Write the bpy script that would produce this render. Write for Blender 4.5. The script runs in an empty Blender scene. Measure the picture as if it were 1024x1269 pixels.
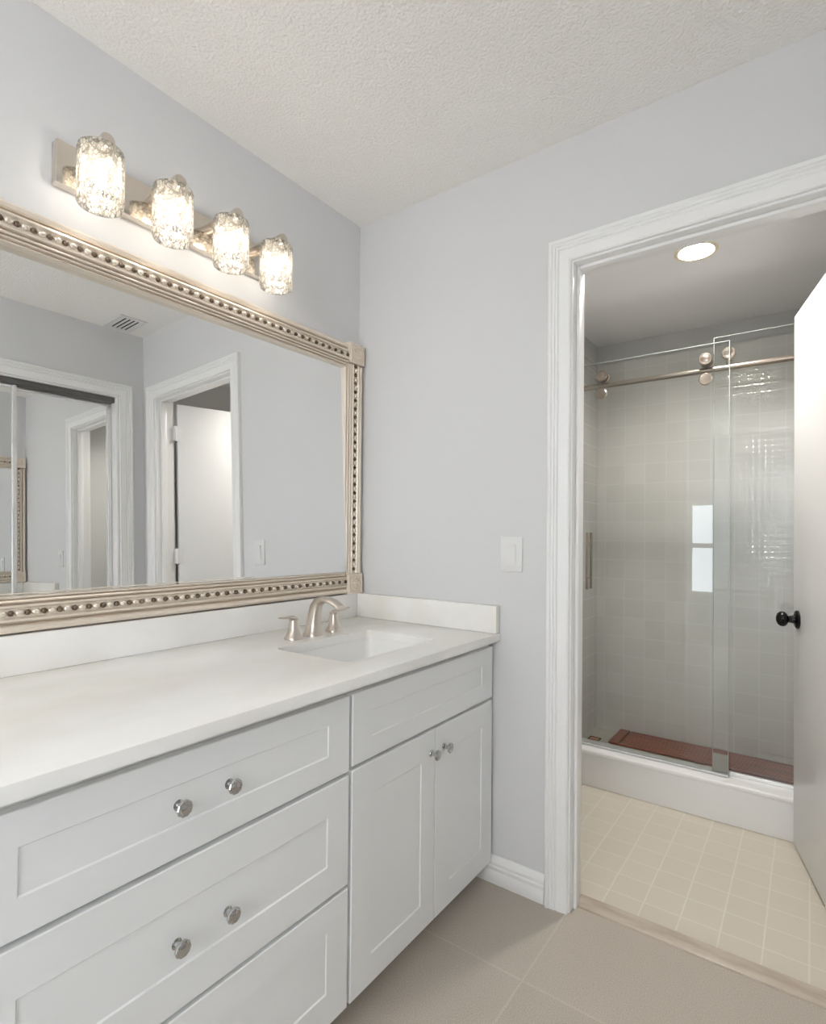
import bpy, bmesh, math, random
from mathutils import Vector, Matrix
random.seed(7)
C = bpy.context.scene.collection
SC = bpy.context.scene
PI = math.pi

# ------------------------------------------------------------------ camera
F_PX, CY_PX = 679.26, 654.65
cam_d = bpy.data.cameras.new('camera')
cam = bpy.data.objects.new('camera', cam_d)
C.objects.link(cam)
cam_d.sensor_fit = 'HORIZONTAL'
cam_d.sensor_width = 36.0
cam_d.lens = 36.0 * F_PX / 1024.0
cam_d.shift_y = (CY_PX - 634.5) / 1024.0
cam_d.clip_start = 0.02
ya, pi_, ro = math.radians(36.0), math.radians(0.5705), math.radians(0.5108)
Fv = Vector((-math.sin(ya) * math.cos(pi_), math.cos(ya) * math.cos(pi_), math.sin(pi_)))
Rv = Vector((math.cos(ya), math.sin(ya), 0))
Uv = Rv.cross(Fv)
R2 = Rv * math.cos(ro) + Uv * math.sin(ro)
U2 = -Rv * math.sin(ro) + Uv * math.cos(ro)
m3 = Matrix((R2, U2, -Fv)).transposed()
cam.matrix_world = Matrix.Translation((1.5053, -1.6841, 1.1799)) @ m3.to_4x4()
SC.camera = cam

# ------------------------------------------------------------------ light and exposure
SC.view_settings.view_transform = 'Standard'
SC.view_settings.look = 'None'
SC.view_settings.gamma = 1.0
SC.view_settings.use_curve_mapping = False
SC.view_settings.exposure = -0.07
SC.cycles.max_bounces = 14
SC.cycles.diffuse_bounces = 8
SC.cycles.glossy_bounces = 8
SC.cycles.transmission_bounces = 10
SC.cycles.transparent_max_bounces = 24
SC.cycles.caustics_reflective = True
SC.cycles.caustics_refractive = False
SC.cycles.sample_clamp_indirect = 6.0

SKY = 9.0          # daylight outside the bedroom windows
BULB = 158.0       # four bulbs of the vanity light
CAN = 560.0         # recessed shower light
FILL = 84.0        # unseen globe lamp added as fill

world = bpy.data.worlds.new('daylight')
SC.world = world
world.use_nodes = True
bg = world.node_tree.nodes['Background']
bg.inputs['Color'].default_value = (0.86, 0.93, 1.0, 1)
bg.inputs['Strength'].default_value = SKY

H = 2.44           # ceiling height


# ------------------------------------------------------------------ materials
def nt(mat):
    return mat.node_tree.nodes, mat.node_tree.links


def mat_plain(name, col, rough=0.5, metal=0.0, spec=0.5, coat=0.0):
    m = bpy.data.materials.new(name)
    m.use_nodes = True
    b = m.node_tree.nodes['Principled BSDF']
    b.inputs['Base Color'].default_value = (*col, 1)
    b.inputs['Roughness'].default_value = rough
    b.inputs['Metallic'].default_value = metal
    b.inputs['Specular IOR Level'].default_value = spec
    b.inputs['Coat Weight'].default_value = coat
    return m


def add_bump(m, scale, strength, dist=0.002, detail=3.0, kind='noise'):
    n, l = nt(m)
    b = n['Principled BSDF']
    tc = n.new('ShaderNodeTexCoord')
    if kind == 'noise':
        t = n.new('ShaderNodeTexNoise')
        t.inputs['Detail'].default_value = detail
        out = t.outputs['Fac']
    else:
        t = n.new('ShaderNodeTexVoronoi')
        out = t.outputs['Distance']
    t.inputs['Scale'].default_value = scale
    l.new(tc.outputs['Object'], t.inputs['Vector'])
    bu = n.new('ShaderNodeBump')
    bu.inputs['Strength'].default_value = strength
    bu.inputs['Distance'].default_value = dist
    l.new(out, bu.inputs['Height'])
    l.new(bu.outputs['Normal'], b.inputs['Normal'])
    return m


def add_mottle(m, scale, c1, c2, lo=0.35, hi=0.65, detail=4.0, stretch=None):
    n, l = nt(m)
    b = n['Principled BSDF']
    tc = n.new('ShaderNodeTexCoord')
    vec = tc.outputs['Object']
    if stretch:
        mp = n.new('ShaderNodeMapping')
        mp.inputs['Scale'].default_value = stretch
        l.new(vec, mp.inputs['Vector'])
        vec = mp.outputs['Vector']
    t = n.new('ShaderNodeTexNoise')
    t.inputs['Scale'].default_value = scale
    t.inputs['Detail'].default_value = detail
    l.new(vec, t.inputs['Vector'])
    r = n.new('ShaderNodeValToRGB')
    r.color_ramp.elements[0].position = lo
    r.color_ramp.elements[1].position = hi
    r.color_ramp.elements[0].color = (*c1, 1)
    r.color_ramp.elements[1].color = (*c2, 1)
    l.new(t.outputs['Fac'], r.inputs['Fac'])
    l.new(r.outputs['Color'], b.inputs['Base Color'])
    return m


def mat_emit(name, col, s):
    m = bpy.data.materials.new(name)
    m.use_nodes = True
    n, l = nt(m)
    n.remove(n['Principled BSDF'])
    e = n.new('ShaderNodeEmission')
    e.inputs['Color'].default_value = (*col, 1)
    e.inputs['Strength'].default_value = s
    l.new(e.outputs['Emission'], n['Material Output'].inputs['Surface'])
    return m


def tile_mat(name, axes, pitch, col, grout, rough, tilt, groutw=0.0018, size2=None, offs=(0, 0), vary=0.03, bump=0.35, spec=0.5, pillow=0.0, wav=0.9):
    """square glazed tiles: grout lines, each tile slightly out of plane"""
    m = mat_plain(name, col, rough, spec=spec)
    n, l = nt(m)
    b = n['Principled BSDF']
    geo = n.new('ShaderNodeTexCoord')
    sp = n.new('ShaderNodeSeparateXYZ')
    l.new(geo.outputs['Object'], sp.inputs['Vector'])
    cells, masks = [], []
    for k, ax in enumerate(axes):
        p = pitch if (k == 0 or size2 is None) else size2
        a = n.new('ShaderNodeMath'); a.operation = 'ADD'; a.inputs[1].default_value = offs[k]
        l.new(sp.outputs[ax], a.inputs[0])
        d = n.new('ShaderNodeMath'); d.operation = 'DIVIDE'; d.inputs[1].default_value = p
        l.new(a.outputs[0], d.inputs[0])
        fl = n.new('ShaderNodeMath'); fl.operation = 'FLOOR'
        l.new(d.outputs[0], fl.inputs[0])
        fr = n.new('ShaderNodeMath'); fr.operation = 'FRACT'
        l.new(d.outputs[0], fr.inputs[0])
        pp = n.new('ShaderNodeMath'); pp.operation = 'SUBTRACT'; pp.inputs[1].default_value = 0.5
        l.new(fr.outputs[0], pp.inputs[0])
        ab = n.new('ShaderNodeMath'); ab.operation = 'ABSOLUTE'
        l.new(pp.outputs[0], ab.inputs[0])
        mr = n.new('ShaderNodeMapRange')
        mr.inputs['From Min'].default_value = 0.5 - groutw * 1.6 / p
        mr.inputs['From Max'].default_value = 0.5 - groutw * 0.5 / p
        l.new(ab.outputs[0], mr.inputs['Value'])
        cells.append(fl.outputs[0]); masks.append(mr.outputs['Result'])
    mx = n.new('ShaderNodeMath'); mx.operation = 'MAXIMUM'
    l.new(masks[0], mx.inputs[0]); l.new(masks[1], mx.inputs[1])
    cv = n.new('ShaderNodeCombineXYZ')
    l.new(cells[0], cv.inputs[0]); l.new(cells[1], cv.inputs[1])
    wn = n.new('ShaderNodeTexWhiteNoise'); wn.noise_dimensions = '3D'
    l.new(cv.outputs[0], wn.inputs['Vector'])
    # colour
    hv = n.new('ShaderNodeMapRange')
    hv.inputs['To Min'].default_value = 1 - vary; hv.inputs['To Max'].default_value = 1 + vary
    l.new(wn.outputs['Value'], hv.inputs['Value'])
    sc = n.new('ShaderNodeVectorMath'); sc.operation = 'SCALE'
    sc.inputs[0].default_value = col
    l.new(hv.outputs['Result'], sc.inputs['Scale'])
    mixc = n.new('ShaderNodeMix'); mixc.data_type = 'RGBA'
    l.new(mx.outputs[0], mixc.inputs['Factor'])
    l.new(sc.outputs['Vector'], mixc.inputs['A'])
    mixc.inputs['B'].default_value = (*grout, 1)
    l.new(mixc.outputs['Result'], b.inputs['Base Color'])
    mixr = n.new('ShaderNodeMapRange')
    mixr.inputs['To Min'].default_value = rough; mixr.inputs['To Max'].default_value = 0.55
    l.new(mx.outputs[0], mixr.inputs['Value'])
    l.new(mixr.outputs['Result'], b.inputs['Roughness'])
    # tilt of each tile
    sb = n.new('ShaderNodeVectorMath'); sb.operation = 'SUBTRACT'; sb.inputs[1].default_value = (0.5, 0.5, 0.5)
    l.new(wn.outputs['Color'], sb.inputs[0])
    ts = n.new('ShaderNodeVectorMath'); ts.operation = 'SCALE'; ts.inputs['Scale'].default_value = tilt
    l.new(sb.outputs['Vector'], ts.inputs[0])
    bu = n.new('ShaderNodeBump'); bu.invert = True
    bu.inputs['Strength'].default_value = bump; bu.inputs['Distance'].default_value = 0.001
    # slight waviness of the glaze added to the grout relief
    nz = n.new('ShaderNodeTexNoise'); nz.inputs['Scale'].default_value = 26.0; nz.inputs['Detail'].default_value = 1.0
    l.new(geo.outputs['Object'], nz.inputs['Vector'])
    ad = n.new('ShaderNodeMath'); ad.operation = 'MULTIPLY_ADD'
    ad.inputs[1].default_value = wav
    l.new(nz.outputs['Fac'], ad.inputs[0]); l.new(mx.outputs[0], ad.inputs[2])
    hsock = ad.outputs[0]
    if pillow > 0:
        for k, ax in enumerate(axes):
            ml = n.new('ShaderNodeMath'); ml.operation = 'MULTIPLY'; ml.inputs[1].default_value = 2 * PI / (pitch / 4)
            l.new(sp.outputs[ax], ml.inputs[0])
            co = n.new('ShaderNodeMath'); co.operation = 'COSINE'
            l.new(ml.outputs[0], co.inputs[0])
            ma = n.new('ShaderNodeMath'); ma.operation = 'MULTIPLY_ADD'; ma.inputs[1].default_value = pillow * 1000 / bump * 0.5
            l.new(co.outputs[0], ma.inputs[0]); l.new(hsock, ma.inputs[2])
            hsock = ma.outputs[0]
    l.new(hsock, bu.inputs['Height'])
    nv = n.new('ShaderNodeVectorMath'); nv.operation = 'ADD'
    l.new(bu.outputs['Normal'], nv.inputs[0]); l.new(ts.outputs['Vector'], nv.inputs[1])
    nn = n.new('ShaderNodeVectorMath'); nn.operation = 'NORMALIZE'
    l.new(nv.outputs['Vector'], nn.inputs[0])
    if pillow > 0:
        b.inputs['Coat Weight'].default_value = 1.0
        b.inputs['Coat Roughness'].default_value = 0.025
        b.inputs['Specular IOR Level'].default_value = 0.1
        l.new(nn.outputs['Vector'], b.inputs['Coat Normal'])
    else:
        l.new(nn.outputs['Vector'], b.inputs['Normal'])
    return m


def sheet_glass(name, tint, refl_boost=1.0, edge=None):
    """clear sheet glass: passes light straight through, mirrors by angle on its outer faces"""
    m = bpy.data.materials.new(name)
    m.use_nodes = True
    n, l = nt(m)
    n.remove(n['Principled BSDF'])
    tr = n.new('ShaderNodeBsdfTransparent'); tr.inputs['Color'].default_value = (*tint, 1)
    gl = n.new('ShaderNodeBsdfGlossy'); gl.inputs['Roughness'].default_value = 0.0
    fr = n.new('ShaderNodeFresnel'); fr.inputs['IOR'].default_value = 1.52
    ge = n.new('ShaderNodeNewGeometry')
    inv = n.new('ShaderNodeMath'); inv.operation = 'SUBTRACT'; inv.inputs[0].default_value = 1.0
    l.new(ge.outputs['Backfacing'], inv.inputs[1])
    mu = n.new('ShaderNodeMath'); mu.operation = 'MULTIPLY'
    l.new(fr.outputs[0], mu.inputs[0]); l.new(inv.outputs[0], mu.inputs[1])
    mb = n.new('ShaderNodeMath'); mb.operation = 'MULTIPLY'; mb.inputs[1].default_value = refl_boost; mb.use_clamp = True
    l.new(mu.outputs[0], mb.inputs[0])
    mix = n.new('ShaderNodeMixShader')
    l.new(mb.outputs[0], mix.inputs['Fac'])
    l.new(tr.outputs[0], mix.inputs[1]); l.new(gl.outputs[0], mix.inputs[2])
    l.new(mix.outputs[0], n['Material Output'].inputs['Surface'])
    return m


def shade_glass(name):
    """cut crystal: clear cells between frosted ridges"""
    m = bpy.data.materials.new(name)
    m.use_nodes = True
    n, l = nt(m)
    n.remove(n['Principled BSDF'])
    tc = n.new('ShaderNodeTexCoord')
    mp = n.new('ShaderNodeMapping'); mp.inputs['Scale'].default_value = (1, 1, 0.75)
    l.new(tc.outputs['Object'], mp.inputs['Vector'])
    vo = n.new('ShaderNodeTexVoronoi'); vo.inputs['Scale'].default_value = 112.0
    vo.feature = 'DISTANCE_TO_EDGE'
    l.new(mp.outputs['Vector'], vo.inputs['Vector'])
    rp = n.new('ShaderNodeValToRGB')
    rp.color_ramp.elements[0].position = 0.03; rp.color_ramp.elements[1].position = 0.22
    rp.color_ramp.elements[0].color = (1, 1, 1, 1); rp.color_ramp.elements[1].color = (0, 0, 0, 1)
    l.new(vo.outputs['Distance'], rp.inputs['Fac'])
    bu = n.new('ShaderNodeBump'); bu.inputs['Strength'].default_value = 0.9; bu.inputs['Distance'].default_value = 0.003
    l.new(vo.outputs['Distance'], bu.inputs['Height'])
    tr = n.new('ShaderNodeBsdfTransparent'); tr.inputs['Color'].default_value = (0.97, 0.97, 0.96, 1)
    rc = n.new('ShaderNodeValToRGB')
    rc.color_ramp.elements[0].position = 0.0; rc.color_ramp.elements[1].position = 1.0
    rc.color_ramp.elements[0].color = (0.66, 0.645, 0.60, 1); rc.color_ramp.elements[1].color = (0.21, 0.18, 0.14, 1)
    l.new(rp.outputs['Color'], rc.inputs['Fac'])
    vc = n.new('ShaderNodeTexVoronoi'); vc.inputs['Scale'].default_value = 112.0
    l.new(mp.outputs['Vector'], vc.inputs['Vector'])
    vs_ = n.new('ShaderNodeSeparateColor'); l.new(vc.outputs['Color'], vs_.inputs[0])
    vm = n.new('ShaderNodeMapRange'); vm.inputs['To Min'].default_value = 0.35; vm.inputs['To Max'].default_value = 1.35
    l.new(vs_.outputs[0], vm.inputs['Value'])
    vx = n.new('ShaderNodeVectorMath'); vx.operation = 'SCALE'
    l.new(rc.outputs['Color'], vx.inputs[0]); l.new(vm.outputs['Result'], vx.inputs['Scale'])
    tl = n.new('ShaderNodeBsdfTranslucent')
    df = n.new('ShaderNodeBsdfDiffuse')
    gl = n.new('ShaderNodeBsdfGlossy'); gl.inputs['Roughness'].default_value = 0.12
    gl.inputs['Color'].default_value = (0.5, 0.5, 0.5, 1)
    for sh in (tl, df):
        l.new(vx.outputs['Vector'], sh.inputs['Color'])
    for sh in (tl, df, gl):
        l.new(bu.outputs['Normal'], sh.inputs['Normal'])
    m1 = n.new('ShaderNodeMixShader'); m1.inputs['Fac'].default_value = 0.4
    l.new(tl.outputs[0], m1.inputs[1]); l.new(df.outputs[0], m1.inputs[2])
    fac = n.new('ShaderNodeMapRange')
    fac.inputs['To Min'].default_value = 0.36; fac.inputs['To Max'].default_value = 0.66
    l.new(rp.outputs['Color'], fac.inputs['Value'])
    m2 = n.new('ShaderNodeMixShader')
    l.new(fac.outputs['Result'], m2.inputs['Fac'])
    l.new(tr.outputs[0], m2.inputs[1]); l.new(m1.outputs[0], m2.inputs[2])
    m3_ = n.new('ShaderNodeMixShader'); m3_.inputs['Fac'].default_value = 0.10
    l.new(m2.outputs[0], m3_.inputs[1]); l.new(gl.outputs[0], m3_.inputs[2])
    l.new(m3_.outputs[0], n['Material Output'].inputs['Surface'])
    return m


M = {}
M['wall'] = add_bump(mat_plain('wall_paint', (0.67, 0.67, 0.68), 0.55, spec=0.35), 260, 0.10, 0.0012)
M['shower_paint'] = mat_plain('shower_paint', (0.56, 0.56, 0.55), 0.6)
M['ceiling'] = add_bump(mat_plain('popcorn_ceiling', (0.91, 0.895, 0.865), 0.9, spec=0.1), 120, 0.8, 0.0055, 5.0)
M['ceiling_smooth'] = mat_plain('smooth_ceiling', (0.90, 0.90, 0.91), 0.7, spec=0.2)
M['trim'] = mat_plain('white_trim', (0.85, 0.85, 0.85), 0.28)
M['door'] = mat_plain('white_door', (0.80, 0.80, 0.80), 0.35)
M['cabinet'] = mat_plain('cabinet_paint', (0.785, 0.795, 0.80), 0.38)
M['carcass'] = mat_plain('carcass_paint', (0.72, 0.72, 0.71), 0.5)
M['quartz'] = add_mottle(mat_plain('white_quartz', (0.86, 0.85, 0.82), 0.22), 5.0, (0.80, 0.78, 0.735), (0.88, 0.875, 0.86), 0.3, 0.62, 5.0, (1.0, 0.55, 1.0))
M['ceramic'] = mat_plain('white_ceramic', (0.86, 0.86, 0.85), 0.12)
M['nickel'] = add_bump(mat_plain('brushed_nickel', (0.66, 0.60, 0.54), 0.30, 1.0), 400, 0.03)
M['nickel_polish'] = mat_plain('satin_nickel_plate', (0.70, 0.64, 0.57), 0.10, 1.0)
M['chrome'] = mat_plain('chrome', (0.55, 0.55, 0.55), 0.10, 1.0)
M['champagne'] = mat_plain('champagne_silver', (0.80, 0.715, 0.615), 0.36, 0.40)
M['roller'] = mat_plain('dark_nickel', (0.36, 0.31, 0.265), 0.28, 0.9)
M['guide'] = mat_plain('guide_metal', (0.30, 0.29, 0.27), 0.3, 0.5)
M['bead_light'] = mat_plain('bead_silver', (0.76, 0.69, 0.60), 0.25, 0.45)
M['bead_dark'] = mat_plain('bead_hole_dark', (0.13, 0.09, 0.06), 0.45, 0.3)  # dark of the frame's deep-set holes put into the colour of balls
M['mirror'] = mat_plain('mirror', (0.90, 0.905, 0.90), 0.0, 1.0)
M['glass'] = sheet_glass('clear_glass', (0.975, 0.985, 0.98), 2.1)
M['window_glass'] = sheet_glass('window_glass', (0.97, 0.98, 0.98))
M['glass_edge'] = mat_plain('glass_edge', (0.42, 0.46, 0.44), 0.15)
M['crystal'] = shade_glass('cut_crystal')
M['bulb'] = mat_emit('bulb_glow', (1.0, 0.94, 0.86), BULB)
M['can_glow'] = mat_emit('can_glow', (1.0, 0.95, 0.88), CAN)
M['fill_glow'] = mat_emit('fill_globe_glow', (1.0, 0.98, 0.95), FILL)
M['black'] = mat_plain('black_metal', (0.012, 0.011, 0.011), 0.25, 0.6)
M['baffle'] = mat_plain('can_baffle', (0.88, 0.80, 0.60), 0.4)
M['plastic'] = mat_plain('white_plastic', (0.74, 0.74, 0.735), 0.3)
M['dark'] = mat_plain('gap_shade_and_rim', (0.03, 0.028, 0.026), 0.7)  # paints shade in the vent gaps; also the drain rim's own dark
M['bronze_track'] = mat_plain('dark_track', (0.14, 0.14, 0.14), 0.4, 0.8)
M['silver_stile'] = mat_plain('silver_stile', (0.82, 0.82, 0.82), 0.25, 0.6)
M['curb'] = mat_plain('curb_white', (0.86, 0.86, 0.86), 0.3)
M['pan'] = mat_plain('shower_pan', (0.50, 0.48, 0.43), 0.35)
M['coppery'] = mat_plain('reddish_drain', (0.75, 0.36, 0.20), 0.3, 0.8)  # reddish metallic tone on the drain grate
M['marble'] = add_mottle(mat_plain('beige_marble', (0.62, 0.54, 0.45), 0.25), 16, (0.46, 0.38, 0.31), (0.60, 0.53, 0.45), 0.3, 0.7, 6.0, (0.5, 2.0, 1.0))
M['mat_wood'] = add_mottle(mat_plain('teak', (0.2, 0.05, 0.02), 0.35), 22, (0.11, 0.014, 0.005), (0.29, 0.05, 0.017), 0.3, 0.7, 5.0, (0.15, 3.0, 1.0))
M['tile_back'] = tile_mat('shower_wall_tile', (0, 2), 0.1085, (0.665, 0.65, 0.62), (0.72, 0.71, 0.69), 0.05, 0.022, pillow=0.0006, offs=(0.005, 0.045))
M['tile_side'] = tile_mat('shower_side_tile', (1, 2), 0.1085, (0.665, 0.65, 0.62), (0.72, 0.71, 0.69), 0.05, 0.022, pillow=0.0006, offs=(0.03, 0.045))
M['tile_beige'] = tile_mat('beige_floor_tile', (0, 1), 0.108, (0.64, 0.59, 0.505), (0.72, 0.68, 0.61), 0.32, 0.006, groutw=0.0022, offs=(0.117, 0.02), vary=0.015, wav=0.25)


def floor_mat():
    m = tile_mat('taupe_floor_tile', (0, 1), 0.72, (0.46, 0.41, 0.355), (0.52, 0.465, 0.40), 0.42, 0.0, groutw=0.0026, size2=0.61,
                 offs=(-0.888, 0.325), vary=0.02, bump=0.2, wav=0.0)
    n, l = nt(m)
    b = n['Principled BSDF']
    src = b.inputs['Base Color'].links[0].from_socket
    tc = n.new('ShaderNodeTexCoord')
    t1 = n.new('ShaderNodeTexNoise'); t1.inputs['Scale'].default_value = 380; t1.inputs['Detail'].default_value = 4
    l.new(tc.outputs['Object'], t1.inputs['Vector'])
    r = n.new('ShaderNodeMapRange'); r.inputs['From Min'].default_value = 0.3; r.inputs['From Max'].default_value = 0.7
    r.inputs['To Min'].default_value = 0.76; r.inputs['To Max'].default_value = 1.24
    l.new(t1.outputs['Fac'], r.inputs['Value'])
    s = n.new('ShaderNodeVectorMath'); s.operation = 'SCALE'
    l.new(src, s.inputs[0]); l.new(r.outputs['Result'], s.inputs['Scale'])
    l.new(s.outputs['Vector'], b.inputs['Base Color'])
    return m


M['floor'] = floor_mat()


# ------------------------------------------------------------------ mesh helpers
def new():
    return bmesh.new()


def box(bm, x0, x1, y0, y1, z0, z1, bevel=0.0, seg=2, mi=0):
    vs = [bm.verts.new((x, y, z)) for z in (z0, z1) for y in (y0, y1) for x in (x0, x1)]
    idx = ((0, 2, 3, 1), (4, 5, 7, 6), (0, 1, 5, 4), (2, 6, 7, 3), (0, 4, 6, 2), (1, 3, 7, 5))
    fs = [bm.faces.new([vs[i] for i in q]) for q in idx]
    for f in fs:
        f.material_index = mi
    if bevel > 0:
        es = list({e for f in fs for e in f.edges})
        bmesh.ops.bevel(bm, geom=es, offset=bevel, segments=seg, profile=0.5, affect='EDGES')
    return fs


def loft(bm, loops, cap0=True, cap1=True, closed=True, mi=0):
    rows = [[bm.verts.new(p) for p in lp] for lp in loops]
    n = len(rows[0])
    for a, b in zip(rows[:-1], rows[1:]):
        for i in range(n if closed else n - 1):
            j = (i + 1) % n
            f = bm.faces.new((a[i], a[j], b[j], b[i])); f.material_index = mi
    if cap0:
        f = bm.faces.new(list(reversed(rows[0]))); f.material_index = mi
    if cap1:
        f = bm.faces.new(rows[-1]); f.material_index = mi
    return rows


def frame_of(d):
    d = Vector(d).normalized()
    a = Vector((0, 0, 1)) if abs(d.z) < 0.9 else Vector((0, 1, 0))
    u = a.cross(d).normalized()
    v = d.cross(u)
    return u, v


def lathe(bm, origin, axis, prof, n=24, cap0=True, cap1=True, mi=0):
    """prof: list of (distance along axis, radius)"""
    o, ax = Vector(origin), Vector(axis).normalized()
    u, v = frame_of(ax)
    loops = []
    for d, r in prof:
        r = max(r, 1e-5)
        loops.append([o + ax * d + (u * math.cos(2 * PI * k / n) + v * math.sin(2 * PI * k / n)) * r for k in range(n)])
    loft(bm, loops, cap0, cap1, mi=mi)


def tube(bm, pts, radii, n=16, flat=None, up=None):
    """round or flattened tube through points; radii per point: r or (r_side, r_up)"""
    pts = [Vector(p) for p in pts]
    loops = []
    for i, p in enumerate(pts):
        d = (pts[min(i + 1, len(pts) - 1)] - pts[max(i - 1, 0)]).normalized()
        if up is not None:
            side = d.cross(Vector(up)).normalized()
            uu = side.cross(d).normalized()
        else:
            side, uu = frame_of(d)
        r = radii[i] if isinstance(radii, (list, tuple)) else radii
        ra, rb = r if isinstance(r, (list, tuple)) else (r, r)
        loops.append([p + side * (math.cos(2 * PI * k / n) * ra) + uu * (math.sin(2 * PI * k / n) * rb) for k in range(n)])
    loft(bm, loops)


def ball(bm, c, r, seg=12, rings=8, scale=(1, 1, 1), mi=0):
    res = bmesh.ops.create_uvsphere(bm, u_segments=seg, v_segments=rings, radius=r)
    bmesh.ops.scale(bm, vec=scale, verts=res['verts'])
    bmesh.ops.translate(bm, vec=c, verts=res['verts'])
    for v in res['verts']:
        for f in v.link_faces:
            f.material_index = mi


def obj(name, bm, mats, parent=None, smooth=35, label=None):
    bmesh.ops.recalc_face_normals(bm, faces=bm.faces)
    me = bpy.data.meshes.new(name)
    for f in bm.faces:
        f.smooth = smooth > 0
    bm.to_mesh(me)
    bm.free()
    if smooth > 0:
        me.set_sharp_from_angle(angle=math.radians(smooth))
    for mm in (mats if isinstance(mats, (list, tuple)) else (mats,)):
        me.materials.append(mm)
    o = bpy.data.objects.new(name, me)
    C.objects.link(o)
    if parent is not None:
        o.parent = parent
        o.matrix_parent_inverse = wm(parent).inverted()
    if label:
        o['label'] = label
    return o


def wm(o):
    mtx = o.matrix_basis.copy()
    if o.parent:
        mtx = wm(o.parent) @ o.matrix_parent_inverse @ mtx
    return mtx


def root(name, loc, label, cat, group=None, kind=None):
    o = bpy.data.objects.new(name, None)
    o.empty_display_size = 0.05
    C.objects.link(o)
    o.location = loc
    tag(o, label, cat, group, kind)
    return o


def tag(o, label=None, cat=None, group=None, kind=None):
    if label: o['label'] = label
    if cat: o['category'] = cat
    if group: o['group'] = group
    if kind: o['kind'] = kind
    return o


def struct(name, bm, m, label, cat, smooth=30):
    return tag(obj(name, bm, m, smooth=smooth), label, cat, None, 'structure')


def copy_part(o, off, parent):
    c = o.copy()
    C.objects.link(c)
    c.parent = parent
    c.matrix_parent_inverse = o.matrix_parent_inverse.copy()
    c.location = Vector(o.location) + Vector(off)
    for ch in list(o.children):
        d = ch.copy()
        C.objects.link(d)
        d.parent = c
        d.matrix_parent_inverse = ch.matrix_parent_inverse.copy()
    return c


# ------------------------------------------------------------------ room shell
XR = 1.78                       # right wall (closet)
T = 0.107                       # thickness of the wall with the doorway
OX0, OX1, OZ = 0.885, 1.657, 2.052   # rough opening
BY0, BX0 = -4.2, -2.2           # bedroom behind the photographer
LY = -1.95                      # end of the vanity wall

bm = new(); box(bm, BX0 - .1, XR + .25, BY0 - .1, 0.05, -0.08, 0)
struct('floor', bm, M['floor'], 'taupe tile floor of the vanity area', 'floor')
bm = new(); box(bm, 0.39, 1.95, 0.051, 1.66, -0.08, -0.0005)
struct('floor_shower_room', bm, M['tile_beige'], 'small beige tile floor beyond the doorway', 'floor')
bm = new(); box(bm, BX0 - .1, XR + .25, BY0 - .1, T, H, H + .06)
struct('ceiling', bm, M['ceiling'], 'white textured ceiling over the vanity', 'ceiling')
HS = 2.29
bm = new()
ccx, ccy, cr = 1.141, 0.68, 0.064
# ceiling sheet with a round hole for the can light
ring = [(ccx + cr * math.cos(a), ccy + cr * math.sin(a)) for a in [2 * PI * k / 32 for k in range(32)]]
def sheet_with_hole(bm, x0, x1, y0, y1, z, ring):
    n = len(ring)
    cx = sum(p[0] for p in ring) / n; cy = sum(p[1] for p in ring) / n
    inner = [bm.verts.new((p[0], p[1], z)) for p in ring]
    outer = []
    for p in ring:
        dx, dy = p[0] - cx, p[1] - cy
        t = min(((x1 - cx) / dx) if dx > 1e-9 else ((x0 - cx) / dx) if dx < -1e-9 else 1e9,
                ((y1 - cy) / dy) if dy > 1e-9 else ((y0 - cy) / dy) if dy < -1e-9 else 1e9)
        outer.append(bm.verts.new((cx + dx * t, cy + dy * t, z)))
    for i in range(n):
        j = (i + 1) % n
        bm.faces.new((inner[i], inner[j], outer[j], outer[i]))
        a, b = outer[i].co, outer[j].co
        if abs(a.x - b.x) > 1e-6 and abs(a.y - b.y) > 1e-6:
            cxn = a.x if abs(a.x - x0) < 1e-6 or abs(a.x - x1) < 1e-6 else b.x
            cyn = a.y if abs(a.y - y0) < 1e-6 or abs(a.y - y1) < 1e-6 else b.y
            c = bm.verts.new((cxn, cyn, z))
            bm.faces.new((outer[i], outer[j], c))
sheet_with_hole(bm, 0.39, 1.95, T, 1.66, HS, ring)
struct('ceiling_shower_room', bm, M['ceiling_smooth'], 'smooth grey lowered ceiling over the shower room', 'ceiling')
bm = new(); box(bm, 0.39, 1.95, T, 1.66, HS + .14, HS + .19)
struct('ceiling_deck', bm, M['ceiling_smooth'], 'deck above the lowered shower ceiling', 'ceiling')

bm = new(); box(bm, -0.1, 0, LY, 0, 0, H)
struct('wall_left', bm, M['wall'], 'pale grey wall behind the vanity mirror', 'wall')
bm = new()
box(bm, -0.1, OX0, 0, T, 0, H); box(bm, OX1, XR + .25, 0, T, 0, H); box(bm, OX0, OX1, 0, T, OZ, H)
struct('wall_back', bm, M['wall'], 'pale grey wall holding the doorway to the shower', 'wall')
bm = new()
CY0, CY1, CZ = -0.150, -1.23, 2.055     # closet opening
box(bm, XR, XR + .12, CY0, 0, 0, H); box(bm, XR, XR + .12, CY1, CY0, CZ, H); W3 = (-3.95, -3.05, 0.70, 2.10)
box(bm, XR, XR + .12, W3[1], CY1, 0, H); box(bm, XR, XR + .12, BY0, W3[0], 0, H)
box(bm, XR, XR + .12, W3[0], W3[1], 0, W3[2]); box(bm, XR, XR + .12, W3[0], W3[1], W3[3], H)
struct('wall_right', bm, M['wall'], 'pale grey wall holding the mirrored closet', 'wall')
bm = new(); box(bm, XR + .12, XR + .2, CY1 - .1, CY0 + .1, 0, H)
struct('wall_closet', bm, M['wall'], 'back of the closet behind its mirrored doors', 'wall')
bm = new(); box(bm, BX0, -0.1, LY, LY + .1, 0, H)
struct('wall_bedroom_front', bm, M['wall'], 'bedroom wall beside the vanity area', 'wall')
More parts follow.
